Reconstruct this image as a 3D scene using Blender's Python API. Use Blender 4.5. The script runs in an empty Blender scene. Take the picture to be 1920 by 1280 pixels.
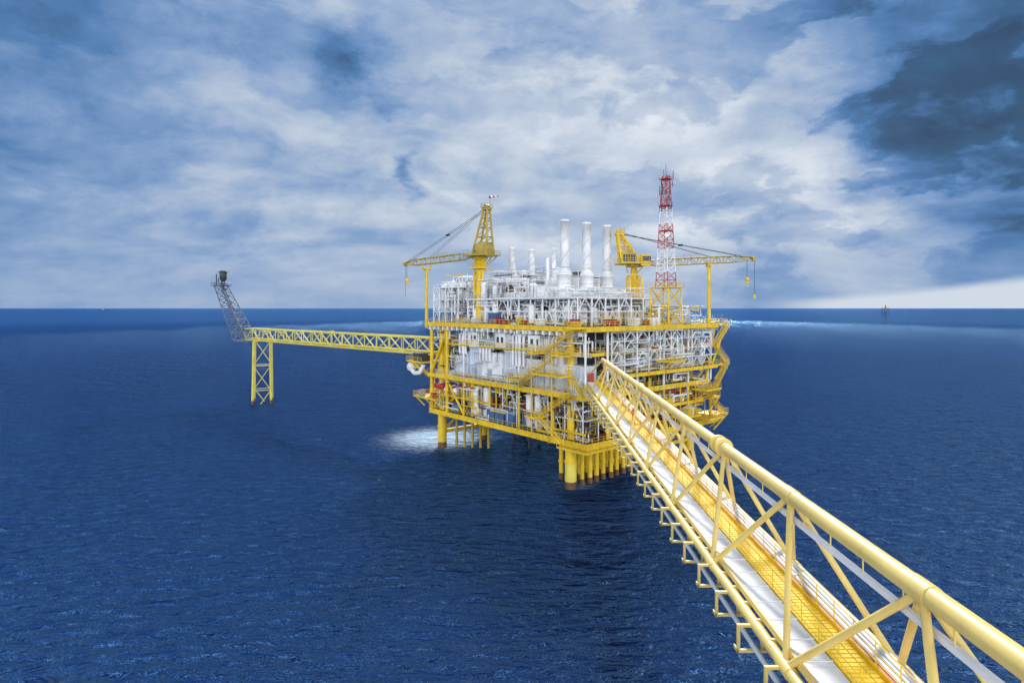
import bpy, bmesh, math, random
from mathutils import Vector, Matrix
random.seed(7)
sc = bpy.context.scene
R = random.uniform

# ---------------------------------------------------------------- materials
def mat(name, col, rough=0.5, dirt=0.25, dcol=(0.25,0.13,0.05), metallic=0.0, scale=0.6, streak=True):
    m = bpy.data.materials.new(name); m.use_nodes = True
    nt = m.node_tree; N = nt.nodes; Lk = nt.links
    b = N['Principled BSDF']
    tc = N.new('ShaderNodeTexCoord')
    mp = N.new('ShaderNodeMapping'); mp.inputs['Scale'].default_value = (1,1,0.25 if streak else 1)
    n1 = N.new('ShaderNodeTexNoise'); n1.inputs['Scale'].default_value = scale*2.2; n1.inputs['Detail'].default_value = 6
    n1.inputs['Roughness'].default_value = 0.7
    rp = N.new('ShaderNodeMapRange'); rp.inputs['From Min'].default_value = 0.50; rp.inputs['From Max'].default_value = 0.76
    rp.inputs['To Max'].default_value = dirt
    mx = N.new('ShaderNodeMix'); mx.data_type='RGBA'
    mx.inputs[6].default_value = (*col,1); mx.inputs[7].default_value = (*dcol,1)
    n2 = N.new('ShaderNodeTexNoise'); n2.inputs['Scale'].default_value = 0.35; n2.inputs['Detail'].default_value = 3
    r2 = N.new('ShaderNodeMapRange'); r2.inputs['From Min'].default_value=0.3; r2.inputs['From Max'].default_value=0.7
    r2.inputs['To Min'].default_value=0.80; r2.inputs['To Max'].default_value=1.05
    mu = N.new('ShaderNodeVectorMath'); mu.operation='SCALE'
    Lk.new(tc.outputs['Object'], mp.inputs['Vector']); Lk.new(mp.outputs[0], n1.inputs['Vector'])
    Lk.new(tc.outputs['Object'], n2.inputs['Vector'])
    Lk.new(n1.outputs['Fac'], rp.inputs['Value']); Lk.new(rp.outputs[0], mx.inputs[0])
    Lk.new(n2.outputs['Fac'], r2.inputs['Value'])
    Lk.new(mx.outputs[2], mu.inputs[0]); Lk.new(r2.outputs[0], mu.inputs['Scale'])
    Lk.new(mu.outputs[0], b.inputs['Base Color'])
    b.inputs['Roughness'].default_value = rough; b.inputs['Metallic'].default_value = metallic
    return m
M = {}
M['yel']   = mat('yellow_paint', (0.86,0.58,0.02), 0.5, 0.55, (0.28,0.14,0.03))
M['yelb']  = mat('bridge_yellow_paint', (0.88,0.65,0.19), 0.45, 0.3, (0.45,0.26,0.07))
M['walk']  = mat('walkway_yellow', (0.93,0.63,0.0), 0.6, 0.4, (0.50,0.30,0.02))
M['must']  = mat('mustard_paint', (0.48,0.35,0.05), 0.5, 0.6, (0.15,0.09,0.03))
M['lem']   = mat('lemon_paint', (0.78,0.65,0.10), 0.5, 0.35, (0.33,0.23,0.05))
M['white'] = mat('white_paint', (0.86,0.86,0.86), 0.5, 0.22, (0.38,0.29,0.22))
M['off']   = mat('off_white_paint', (0.68,0.70,0.72), 0.5, 0.35, (0.30,0.24,0.18))
M['grey']  = mat('light_grey_paint', (0.38,0.41,0.45), 0.5, 0.35, (0.2,0.16,0.13))
M['panel'] = mat('wall_panel_paint', (0.60,0.67,0.76), 0.5, 0.35, (0.30,0.27,0.25))
M['dark']  = mat('dark_steel', (0.045,0.05,0.055), 0.6, 0.3, (0.1,0.05,0.03))
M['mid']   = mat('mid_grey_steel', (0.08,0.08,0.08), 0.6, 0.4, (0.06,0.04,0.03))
M['red']   = mat('red_paint', (0.45,0.03,0.025), 0.5, 0.3, (0.15,0.04,0.03))
M['blue']  = mat('blue_grey_paint', (0.06,0.13,0.28), 0.5, 0.3, (0.1,0.1,0.1))
M['green'] = mat('green_paint', (0.02,0.16,0.12), 0.5, 0.3, (0.05,0.08,0.05))
M['steel'] = mat('flare_steel', (0.11,0.15,0.22), 0.5, 0.3, (0.05,0.05,0.06))
M['orange']= mat('orange_fabric', (0.8,0.13,0.02), 0.8, 0.1)
M['skin']  = mat('skin', (0.42,0.22,0.14), 0.6, 0.1)
M['rust']  = mat('rusted_brown', (0.16,0.08,0.04), 0.7, 0.5, (0.04,0.03,0.02))

# ---------------------------------------------------------------- mesh builder
class MB:
    def __init__(s): s.v=[]; s.f=[]; s.sm=[]
    def tube(s,a,b,r,n=8,r2=None,cap=True):
        a=Vector(a); b=Vector(b); d=b-a
        if d.length<1e-5: return
        r2 = r if r2 is None else r2
        d.normalize(); x = d.orthogonal().normalized(); y = d.cross(x)
        i=len(s.v)
        for p,rr in ((a,r),(b,r2)):
            for k in range(n):
                t=2*math.pi*(k+0.5)/n; s.v.append(p+x*(rr*math.cos(t))+y*(rr*math.sin(t)))
        for k in range(n):
            k2=(k+1)%n; s.f.append((i+k,i+k2,i+n+k2,i+n+k)); s.sm.append(n>4)
        if cap and n>=4:
            for j,(p,rr) in enumerate(((a,r),(b,r2))):
                if rr<0.02: continue
                q=len(s.v)
                for k in range(n): s.v.append(s.v[i+j*n+k].copy())
                s.f.append(tuple(range(q,q+n)) if j else tuple(reversed(range(q,q+n)))); s.sm.append(False)
    def hexa(s,P):
        i=len(s.v); s.v+= [Vector(p) for p in P]
        for f in ((0,3,2,1),(4,5,6,7),(0,1,5,4),(1,2,6,5),(2,3,7,6),(3,0,4,7)):
            s.f.append(tuple(i+k for k in f)); s.sm.append(False)
    def box(s,F,a0,a1,b0,b1,c0,c1):
        s.hexa([F(a0,b0,c0),F(a1,b0,c0),F(a1,b1,c0),F(a0,b1,c0),F(a0,b0,c1),F(a1,b0,c1),F(a1,b1,c1),F(a0,b1,c1)])
    def lathe(s,base,prof,n=16,axis=None):
        base=Vector(base); ax=Vector(axis).normalized() if axis is not None else Vector((0,0,1))
        x=ax.orthogonal().normalized(); y=ax.cross(x); i=len(s.v)
        for r,z in prof:
            for k in range(n):
                t=2*math.pi*k/n; s.v.append(base+ax*z+x*(max(r,0.001)*math.cos(t))+y*(max(r,0.001)*math.sin(t)))
        for j in range(len(prof)-1):
            for k in range(n):
                k2=(k+1)%n; s.f.append((i+j*n+k,i+j*n+k2,i+(j+1)*n+k2,i+(j+1)*n+k)); s.sm.append(True)
    def path(s,pts,r,n=6):
        for a,b in zip(pts[:-1],pts[1:]): s.tube(a,b,r,n)
    def vessel(s,a,b,r,n=14):
        a=Vector(a); b=Vector(b); L=(b-a).length
        prof=[(0,0)]
        for k in range(1,4):
            t=k/4*math.pi/2; prof.append((r*math.sin(t), r*0.5*(1-math.cos(t))))
        prof+= [(r,r*0.5),(r,L-r*0.5)]
        for k in range(3,0,-1):
            t=k/4*math.pi/2; prof.append((r*math.sin(t), L-r*0.5*(1-math.cos(t))))
        prof.append((0,L)); s.lathe(a,prof,n,b-a)

PARTS={}
def root(name):
    e=bpy.data.objects.new(name,None); sc.collection.objects.link(e); e.empty_display_size=1
    return e
def part(rt,name,m):
    k=(rt,name)
    if k not in PARTS: PARTS[k]=(MB(),m)
    return PARTS[k][0]
def flush():
    for (rt,name),(mb,m) in PARTS.items():
        if not mb.v: continue
        me=bpy.data.meshes.new(name); me.from_pydata([tuple(v) for v in mb.v],[],mb.f)
        me.polygons.foreach_set('use_smooth',mb.sm)
        bm=bmesh.new(); bm.from_mesh(me); bmesh.ops.recalc_face_normals(bm,faces=bm.faces); bm.to_mesh(me); bm.free()
        me.materials.append(M[m]); o=bpy.data.objects.new(name,me); sc.collection.objects.link(o); o.parent=rt

# ---------------------------------------------------------------- frames
UX,UY=-0.643,0.766; VX,VY=0.766,0.643
def L(u,v,z): return Vector((11.4+UX*u+VX*v, 116+UY*u+VY*v, z))
def B(t,l,z): return Vector((0.03125*t+l, t, z))

def rail(mb,pts,h=1.1,sp=1.6,r=0.045):
    for a,b in zip(pts[:-1],pts[1:]):
        a=Vector(a); b=Vector(b); n=max(1,int((b-a).length/sp)); up=Vector((0,0,1))
        for k in range(n+1):
            p=a.lerp(b,k/n); mb.tube(p,p+up*h,r,4,cap=False)
        mb.tube(a+up*h,b+up*h,r,4,cap=False); mb.tube(a+up*h*0.55,b+up*h*0.55,r*0.8,4,cap=False)
        d=(b-a).normalized(); s=d.cross(up)*0.02
        mb.hexa([a-s,b-s,b+s,a+s,a-s+up*0.15,b-s+up*0.15,b+s+up*0.15,a+s+up*0.15])

def lattice(get,a,b,wa,wb,ax1,ax2,n,rc,rb,xb=False):
    a=Vector(a); b=Vector(b); ax1=Vector(ax1).normalized(); ax2=Vector(ax2).normalized()
    def c(k,i):
        t=k/n; w=(wa+(wb-wa)*t)/2; p=a.lerp(b,t); sx=(-1,1,1,-1)[i]; sy=(-1,-1,1,1)[i]
        return p+ax1*(w*sx)+ax2*(w*sy)
    for k in range(n):
        mb=get(k)
        for i in range(4):
            j=(i+1)%4
            mb.tube(c(k,i),c(k+1,i),rc,6); mb.tube(c(k,i),c(k,j),rb,5,cap=False)
            if xb or k%2==0: mb.tube(c(k,i),c(k+1,j),rb,5,cap=False)
            if xb or k%2==1: mb.tube(c(k,j),c(k+1,i),rb,5,cap=False)
    for i in range(4): get(n-1).tube(c(n,i),c(n,(i+1)%4),rb,5,cap=False)

def frame(mb,F,u0,u1,v0,v1,zs,nu,nv,r=0.16,brace=0.1,rnd=0.6):
    us=[u0+(u1-u0)*i/nu for i in range(nu+1)]; vs=[v0+(v1-v0)*i/nv for i in range(nv+1)]
    for u in us:
        for v in vs:
            mb.tube(F(u,v,zs[0]),F(u,v,zs[-1]),r,6)
    for z in zs[1:]:
        for u in us: mb.tube(F(u,v0,z),F(u,v1,z),r*0.8,4)
        for v in vs: mb.tube(F(u0,v,z),F(u1,v,z),r*0.8,4)
    for za,zb in zip(zs[:-1],zs[1:]):
        for i in range(nu):
            if random.random()<rnd:
                m_=(us[i]+us[i+1])/2
                mb.tube(F(us[i],v0,za),F(m_,v0,zb),brace,5,cap=False); mb.tube(F(us[i+1],v0,za),F(m_,v0,zb),brace,5,cap=False)
        for i in range(nv):
            if random.random()<rnd:
                m_=(vs[i]+vs[i+1])/2
                mb.tube(F(u0,vs[i],za),F(u0,m_,zb),brace,5,cap=False); mb.tube(F(u0,vs[i+1],za),F(u0,m_,zb),brace,5,cap=False)

def clutter(rt,pre,F,u0,u1,v0,v1,z0,z1,n,rmin,rmax,mats):
    for i in range(n):
        m=random.choice(mats); mb=part(rt,pre+'_'+m,m); r=R(rmin,rmax)
        p=[R(u0,u1),R(v0,v1),R(z0,z1)]; lo=(u0,v0,z0); hi=(u1,v1,z1)
        pts=[F(*p)]; last=-1
        for k in range(random.choice((2,3,4))):
            a=random.choice([x for x in (0,1,2,2) if x!=last]); last=a
            q=p[a]+random.choice((-1,1))*min(R(0.15,0.6)*(hi[a]-lo[a]),R(2,9)); q=min(max(q,lo[a]),hi[a]); p[a]=q
            pts.append(F(*p))
        mb.path(pts,r,6)
        if r>0.12:
            q=pts[0].lerp(pts[1],0.5); d=(pts[1]-pts[0])
            if d.length>0.5:
                d.normalize(); mb.tube(q-d*0.08,q+d*0.08,r*1.6,8)

def boxes(rt,pre,F,u0,u1,v0,v1,z0,n,smin,smax,hmin,hmax,mats):
    for i in range(n):
        m=random.choice(mats); mb=part(rt,pre+'_'+m,m)
        u=R(u0,u1); v=R(v0,v1); a=R(smin,smax)/2; b=R(smin,smax)/2; h=R(hmin,hmax)
        mb.box(F,u-a,u+a,v-b,v+b,z0+R(0.02,0.3),z0+h)
        mb.box(F,u-a-0.1,u+a+0.1,v-b-0.1,v+b+0.1,z0+h,z0+h+0.12)
        k=-a+0.3
        while k<a-0.1:
            part(rt,pre+'_ribs','grey').box(F,u+k,u+k+0.12,v-b-0.05,v-b-0.003,z0+0.35,z0+h-0.15); k+=0.55

def stairs(mb,F,u0,z0,u1,z1,v,w=0.9):
    for s in (0,w):
        mb.tube(F(u0,v+s,z0),F(u1,v+s,z1),0.13,4)
        mb.tube(F(u0,v+s,z0+1.1),F(u1,v+s,z1+1.1),0.05,4,cap=False); mb.tube(F(u0,v+s,z0+0.6),F(u1,v+s,z1+0.6),0.04,4,cap=False)
        for k in range(7):
            t=k/6; u=u0+(u1-u0)*t; z=z0+(z1-z0)*t; mb.tube(F(u,v+s,z),F(u,v+s,z+1.1),0.045,4,cap=False)
    n=int(abs(z1-z0)/0.22)
    for k in range(n):
        t=(k+0.5)/n; u=u0+(u1-u0)*t; z=z0+(z1-z0)*t
        mb.box(F,u-0.14,u+0.14,v,v+w,z-0.02,z+0.02)

# ================================================================= PLATFORM
plat=root('offshore_gas_platform')
P=lambda n,m: part(plat,n,m)
U0,U1,V0,V1=-6,50,-2,43
def deck(z,u0,u1,v0,v1,th=0.9,m='yel',top='mid',nm='deck'):
    g=P(nm+'_girders',m)
    P(nm+'_plate',top).box(L,u0+0.2,u1-0.2,v0+0.2,v1-0.2,z-0.25,z)
    for (a,b,c,d) in ((u0,u1,v0,v0+0.18),(u0,u1,v1-0.18,v1),(u0,u0+0.18,v0+0.19,v1-0.19),(u1-0.18,u1,v0+0.19,v1-0.19)):
        g.box(L,a,b,c,d,z-th,z+0.05)
    for (a,b,c,d) in ((u0-.15,u1+.15,v0-.15,v0+0.3),(u0-.15,u0+0.3,v0+0.31,v1-0.31)):
        g.box(L,a,b,c,d,z-th-0.1,z-th-0.003)
    u=u0+1.5
    while u<u1:
        g.box(L,u,u+0.08,v0-0.14,v0-0.003,z-th,z+0.03); u+=2.0
    v=v0+1.5
    while v<v1:
        g.box(L,u0-0.14,u0-0.003,v,v+0.08,z-th,z+0.03); v+=2.0
    rail(P(nm+'_railing',m),[L(u1,v0,z),L(u0,v0,z),L(u0,v1,z),L(u1,v1,z)])
deck(31.3,U0,U1,V0,V1,0.75,nm='top_deck')
deck(18.5,U0+1,U1-1,V0,V1-2,0.7,nm='main_deck')
deck(9.6,U0,U1-2,V0,V1,0.9,nm='cellar_deck')
deck(21.9,U0-0.6,4,10,V1-1.5,0.5,nm='right_mezzanine')
deck(26.2,U0+1.5,44,1.5,V1-3,0.4,nm='upper_mezzanine')
deck(14.2,U0+1,3,16,V1-4,0.4,nm='lower_mezzanine')
for i in range(27):
    u=-4.5+i*2.0; P('edge_brackets','white').box(L,u,u+0.5,V0-0.1,V0+1.8,29.6,30.4)

# legs / jacket
lg=P('jacket_legs','yel'); lr=P('splash_zone','rust')
for (u,v) in ((0,0),(45,0),(45,13),(45,27),(45,40),(0,27),(0,40),(22,40)):
    lg.tube(L(u,v,1.4),L(u,v,9),1.1,18); lr.tube(L(u,v,-4),L(u,v,1.4),1.12,18)
    lg.tube(L(u,v,5.0),L(u,v,5.5),1.25,18)
    lg.tube(L(u,v,9),L(u,v,31),0.75,14)
P('leg_sleeve','lem').tube(L(0,0,1.41),L(0,0,4.9),1.14,18)
br=P('jacket_braces','yel')
for a,b in (((45,0),(45,13)),((45,13),(45,27)),((45,27),(45,40)),((0,27),(0,40)),((22,40),(45,40)),((0,40),(22,40))):
    br.tube(L(*a,4.0),L(*b,4.0),0.5,12)
    br.tube(L(*a,4.0),L((a[0]+b[0])/2,(a[1]+b[1])/2,8.6),0.35,10); br.tube(L(*b,4.0),L((a[0]+b[0])/2,(a[1]+b[1])/2,8.6),0.35,10)
br.tube(L(45,0,9.5),L(32,0,18),0.4,10)
br.tube(L(32,0,9.5),L(32,0,18),0.6,12)
cd=P('well_conductors','yel')
v=3.4
while v<19:
    for u in (0.3,3.2,6.0):
        uu_=u+R(-.3,.3); cd.tube(L(uu_,v,1.2),L(uu_,v,9.2),R(0.42,0.52),12); lr.tube(L(uu_,v,-4),L(uu_,v,1.2),0.54,12)
        cd.tube(L(uu_,v,3.4),L(uu_,v,3.8),0.6,12)
    v+=2.15
cg=P('conductor_guides','yel')
for u in (1.6,7.4): cg.tube(L(u,1,7.4),L(u,20,7.4),0.16,6)
v=2.3
while v<20: cg.tube(L(-0.2,v,7.4),L(7.4,v,7.4),0.12,6); v+=2.15
dk=P('risers','dark')
for i in range(14):
    u=R(8,40); v=R(14,36); dk.tube(L(u,v,-3),L(u,v,9),R(0.2,0.45),8)
for i in range(5): P('risers_yellow','must').tube(L(43-i*1.6,3+i*1.3,-3),L(43-i*1.6,3+i*1.3,9),0.35,8)

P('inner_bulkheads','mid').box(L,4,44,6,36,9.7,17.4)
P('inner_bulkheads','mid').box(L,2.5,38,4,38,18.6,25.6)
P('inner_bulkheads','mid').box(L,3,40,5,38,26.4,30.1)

cl=P('deck_columns','yel')
for u in (4,14,24,34,41,48):
    cl.tube(L(u,-1.2,9.6),L(u,-1.2,17.6),0.28 if u<40 else 0.5,8)
for u in (41,48): cl.tube(L(u,-1.2,18.5),L(u,-1.2,30.4),0.5,10)
for u in (-5,14,34): P('white_columns','white').tube(L(u,-1.2,18.5),L(u,-1.2,30.4),0.22,8)
for v in (5,14,23,32,41):
    cl.tube(L(-5,v,9.6),L(-5,v,17.6),0.28,8); P('white_columns','white').tube(L(-5,v,18.5),L(-5,v,30.4),0.25,8)
for a,b in (((34,9.8),(41,17.4)),((48,18.8),(41,30)),):
    cl.tube(L(a[0],-1.2,a[1]),L(b[0],-1.2,b[1]),0.35,8)

# ------------- main level left face: ribbed wall panels
wr=P('wall_ribs','white')
secs=[(-3.5,1.5,23.8,'panel'),(1.6,7,25.4,'white'),(7.1,13,24.2,'panel'),(13.1,20,25.4,'panel'),(20.1,27.5,24.8,'white'),(27.6,33,25.6,'panel'),(33.1,38.5,23.4,'panel')]
for i,(a,b,zt,wm_) in enumerate(secs):
    vv=-0.6+0.35*(i%2)
    P('wall_'+wm_,wm_).box(L,a,b,vv,3.5,18.9,zt)
    u=a+0.1
    while u<b-0.1:
        wr.box(L,u,u+0.14,vv-0.14,vv-0.003,19.0,zt-0.1); u+=0.9
    wr.box(L,a,b,vv-0.2,vv+0.1,zt+0.003,zt+0.2)
for u in (4,10.5,17,24,30):
    P('doors','grey').box(L,u,u+1.1,-0.95,-0.8,18.95,21.1)
for u in (3.0,9,15,21.5,29,35):
    P('wall_lights','white').tube(L(u,-0.8,22.6),L(u+1.3,-2.0,22.0),0.13,6)
up=P('u_pipes','white')
def upipes(u,n,sp,z0,z1,v,r):
    for i in range(n):
        a=u+i*sp
        up.path([L(a,v,z0),L(a,v,z1),L(a,v+0.5,z1+0.5),L(a,v+3,z1+0.5)],r,8)
        up.path([L(a,v,z0+.1),L(a,v+0.6,z0-.3),L(a,v+2,z0-.3)],r,8)
upipes(12.5,4,1.15,22.8,28.9,-1.2,0.30)
upipes(24,4,1.15,23.2,25.8,-1.2,0.36)
upipes(3,3,1.0,24,28.6,-1.1,0.24)
upipes(33.5,3,1.2,24.2,28.4,-1.0,0.28)
wm=['white','white','white','white','off','off','grey']
boxes(plat,'upper_mezz_unit',L,0,36,0.3,3.5,26.25,18,1.5,3.8,1.0,3.4,['white','white','off','panel'])
for u,w_ in ((7.8,3.6),(19,3.2),(29,3.8)):
    P('mezz_cabins','white').box(L,u,u+w_,-1.0,2.5,26.3,29.4); P('cabin_windows','dark').box(L,u+0.5,u+1.3,-1.05,-1.003,27.4,28.6); P('cabin_windows','dark').box(L,u+2,u+2.8,-1.05,-1.003,27.4,28.6)
clutter(plat,'mezz_pipe',L,-4,40,-1.6,2.5,25.6,30.2,110,0.05,0.22,wm)
clutter(plat,'wall_pipe',L,-4,40,-1.5,-0.9,18.9,25.3,34,0.04,0.1,['white','off','grey'])
rail(P('mezz_rail','yel'),[L(40,-1.7,26.3),L(-4,-1.7,26.3)])
P('mezz_walkway','yel').box(L,-4,40,-1.7,-1.1,26.1,26.25)
rail(P('main_walk_rail','white'),[L(46,-1.3,18.55),L(-4,-1.3,18.55)])
clutter(plat,'left_bay_pipe',L,38,49,-1,8,19,30,45,0.08,0.28,['yel','white','off','mid','grey'])
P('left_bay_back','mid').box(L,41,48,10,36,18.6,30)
cl.tube(L(43.5,0.5,18.5),L(43.5,0.5,30.2),0.8,14); cl.tube(L(47.5,0.5,18.5),L(44.5,0.5,30.2),0.5,12)
bal=P('balcony','yel'); bal.box(L,48.5,56,-4,3,21.0,21.3); rail(bal,[L(56,3,21.3),L(56,-4,21.3),L(48.5,-4,21.3)])
for u in (50,53,55.5): bal.tube(L(u,-3.5,21),L(48.8,-1.5,17.5),0.2,6)
P('balcony_unit','dark').box(L,50,53.5,-3.5,-0.5,21.31,23.4)
bal.box(L,48.2,52.5,-4,4,12.3,12.6); rail(bal,[L(52.5,4,12.6),L(52.5,-4,12.6),L(42,-4,12.6),L(42,-2,12.6)]); bal.box(L,42,48.19,-4,-2.2,12.3,12.6)
for u in (43,47,51.5): bal.tube(L(u,-3.8,12.4),L(u-1,-1.8,10),0.18,6)
boxes(plat,'side_pump',L,44,51,-3.4,-2.8,12.6,4,1.0,1.4,0.9,1.6,['red','grey','red'])
up.path([L(54,-3.6,19),L(52.5,-3.6,18.2),L(50,-3.6,18.5),L(49,-3,20.5)],0.5,10)
up.lathe(L(55,-3,20),[(0.2,-1.6),(1.0,-1.2),(1.3,-.3),(1.0,0.5),(0.3,0.8)],14)
# ------------- cellar level left face
boxes(plat,'cellar_unit',L,8,40,0,5,9.6,14,1.5,3,1.5,3.5,['white','off','white','mid','grey','blue'])
for u in (15.5,18.8,22.1):
    P('power_skids','blue').box(L,u,u+2.7,-1.5,1.8,9.75,12.4); P('power_skid_frames','grey').box(L,u-0.05,u+2.75,-1.55,1.85,12.403,12.6)
for u,r in ((27,1.1),(30.2,1.5),(12.5,0.9),(9.8,0.9)):
    P('cellar_vessels','white').vessel(L(u,0.6,9.8),L(u,0.6,17.0),r)
for u in (38.5,42): P('cellar_vessels','white').vessel(L(u,-1.3,14.5),L(u-0.1,4,14.5),1.1)
P('deck_drums','red').vessel(L(46.5,-1,15.5),L(42.5,-1,15.5),0.8)
boxes(plat,'cellar_red',L,43,47,-1,3,9.7,3,1,1.6,1,2.0,['red','mid'])
clutter(plat,'cellar_pipe',L,-5,47,-1.4,4,9.9,17.3,200,0.05,0.24,['white','white','white','off','grey','mid','blue','red','yel','yel'])
frame(P('cellar_frame','yel'),L,22,47,-1.0,3.5,[9.6,13.6,17.4],4,1,0.14,0.1,0.35)
frame(P('cellar_frame_white','white'),L,-4,20,-0.8,3.5,[9.6,13.6,17.4],5,1,0.12,0.09,0.35)
rail(P('cellar_mid_rail','yel'),[L(47,-1.5,13.6),L(26,-1.5,13.6)])
P('cellar_mid_walk','yel').box(L,26,47,-1.5,-0.6,13.4,13.55)
for u in range(0,44,6): P('light_fittings','white').tube(L(u,-2.3,16.6),L(u+1.3,-2.3,16.3),0.1,5)

# ------------- right face
clutter(plat,'right_pipe_up',L,-5.6,1.5,8,41,22.2,30.3,240,0.05,0.24,wm+['white'])
clutter(plat,'right_pipe_mid',L,-5,3,4,40,14.5,21.3,170,0.05,0.26,['white','white','off','grey','yel','mid','blue'])
clutter(plat,'right_pipe_low',L,-5,4,4,40,9.8,17.2,180,0.05,0.26,['white','off','grey','yel','yel','red','mid','rust'])
frame(P('right_frame_white','white'),L,-5.2,-1,6,41,[21.9,24.2,26.2,28.4,30.2],1,9,0.15,0.12,0.6)
frame(P('right_frame_yellow','yel'),L,-4.8,-1,6,41,[9.6,14.2,17.6],1,6,0.18,0.12,0.6)
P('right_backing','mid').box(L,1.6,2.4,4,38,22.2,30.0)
for i in range(7): P('right_vessels','white').vessel(L(-3,11+i*4.1,22.4),L(-3,11+i*4.1,R(25.5,29)),R(0.6,0.95))
boxes(plat,'right_unit',L,-4,-1,10,38,14.2,9,1.5,2.5,1,2,['white','white','grey','yel','blue'])
boxes(plat,'right_lower_unit',L,-4,-1,8,40,9.7,8,1.5,3,1,2.5,['red','rust','grey','yel','white'])
sp=P('side_platforms','yel')
for z,v,e in ((21.9,41.5,4.5),(26.2,41,2.5),(10.2,41,6.0),(14.5,39,4.5)):
    sp.box(L,-6,-1,v,v+e,z-0.35,z); rail(sp,[L(-1,v+e,z),L(-6,v+e,z),L(-6,v,z)])
    sp.tube(L(-5.8,v+e-0.2,z-0.3),L(-5.8,v,z-3.2),0.2,6); sp.tube(L(-1.5,v+e-0.2,z-0.3),L(-1.5,v,z-3.2),0.2,6)
for (v,z,w_) in ((14,16.2,6),(24,12.0,7),(33,17.0,6),(20,24.0,5),(34,10.5,6)):
    sp.box(L,-9,-5.2,v,v+w_,z-0.3,z); rail(sp,[L(-5.2,v+w_,z),L(-9,v+w_,z),L(-9,v,z),L(-5.2,v,z)])
    for vv in (v+.3,v+w_-.3): sp.tube(L(-8.8,vv,z-.2),L(-5.6,vv,z-2.8),0.14,6)
boxes(plat,'porch_unit',L,-8,-6.5,25,30,12.0,3,1.0,1.8,0.8,1.8,['red','white','yel']); boxes(plat,'porch_unit_b',L,-8,-6.5,15,19,16.2,2,1.0,1.6,0.8,1.8,['white','grey'])
P('deck_container','green').box(L,-5,-2.4,42,45.2,21.95,24.1)
def Lr(a,b,c): return L(b,a,c)
for (v0,z0,v1,z1) in ((46,31.3,40,26.2),(40,26.2,45.5,21.9),(45,21.9,38,14.5),(38,14.5,44,10.2)):
    stairs(P('end_stairs','yel'),Lr,v0,z0,v1,z1,-7.2)
sp.tube(L(-6,46,31.2),L(-6,40,22),0.25,6); sp.tube(L(-5,43,31.2),L(-5,39,18),0.25,6)
sp.box(L,-6,-2,43,46.5,31.0,31.3); rail(sp,[L(-2,46.5,31.3),L(-6,46.5,31.3)])
rail(sp,[L(0,-3.8,8.6),L(-7.5,-3.8,8.6),L(-7.5,6,8.6)]); sp.box(L,-7.5,0,-3.8,-2.4,8.35,8.55); sp.box(L,-7.5,-6.2,-2.39,6,8.35,8.55)

# ------------- near-corner stair tower
st=P('stair_flights','yel')
for (u0,z0,u1,z1,v) in ((-5,31.3,4.5,26.2,-3.4),(-1,26.2,9.5,20.6,-4.8),(5,22.4,12.5,18.6,-3.4),
                        (-3,18.5,5,13.8,-3.6),(5,13.8,-2,9.7,-4.8),(-2,22.3,-6,18.6,-3.4)):
    stairs(st,L,u0,z0,u1,z1,v)
for (a,b,z) in ((4.2,6.5,26.1),(9,13,20.5),(4,7,13.7),(-6,-4,31.2),(-4,-0.5,26.1),(-3,5.2,22.2)):
    st.box(L,a,b,-5.8,-2.2,z-0.15,z); rail(st,[L(b,-2.2,z),L(b,-5.8,z),L(a,-5.8,z),L(a,-2.2,z)])
for u in (-0.5,5.2,12.5):
    st.tube(L(u,-5.6,11 if u<6 else 17.5),L(u,-5.6,27 if u<6 else 21.6),0.13,6)
boxes(plat,'corner_unit',L,-4,0.5,-1.5,0.5,18.55,3,1.6,2.6,2.0,3.2,['panel','off','white'])

# ================= TOP DECK
tf=P('left_module_frame','white')
frame(tf,L,38,49,0,12,[31.3,34,37,40],4,4,0.17,0.1,0.5)
for z in (34,37,40):
    P('left_module_floor','off').box(L,38,49,0,12,z-0.12,z); rail(tf,[L(49,0,z),L(38,0,z),L(38,12,z)],r=0.05)
boxes(plat,'left_module_unit',L,39,48,1,9,31.3,7,1.4,2.8,1,2.3,['white','off','white'])
boxes(plat,'left_module_unit_b',L,39,48,1,9,34,6,1.2,2.5,1,2.3,['white','off','panel'])
boxes(plat,'left_module_unit_c',L,39,48,1,9,37,4,1.2,2.5,1,2.0,['white','off'])
clutter(plat,'left_module_pipe',L,38,49,-0.3,9,31.5,41.5,70,0.05,0.2,['white','white','white','off'])
for u in (40,43.5,47): P('left_module_vessels','white').vessel(L(u,2,37.1),L(u,2,R(40,42)),0.8)
frame(tf,L,42,46,4,8,[40,43],1,1,0.14,0.08,1); P('roof_beam','yel').tube(L(49,3,43.2),L(40,3,43.2),0.18,6)
cf=P('module_frame','white')
frame(cf,L,2,36,1.5,8,[31.3,34.2,37],9,2,0.2,0.12,0.3)
P('module_floor','off').box(L,1.5,36.5,1,30,36.8,37.05); rail(cf,[L(36.5,1,37.05),L(1.5,1,37.05),L(1.5,30,37.05)],r=0.05)
boxes(plat,'module_unit',L,6,35,4,9,31.3,12,2,4,2,4.5,['white','off','white','panel'])
P('module_core','grey').box(L,8,35,10,28,31.4,36.6)
for u in (4,7.5,12,15.5,19,26,32): P('base_vessels','white').vessel(L(u,3.4,31.5),L(u,3.4,R(34.5,36.3)),R(0.9,1.35))
for v in (7,10.5,14,18,22,26): P('base_vessels','white').vessel(L(3.6,v,31.5),L(3.6,v,R(34,36.2)),R(0.8,1.3))
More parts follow.
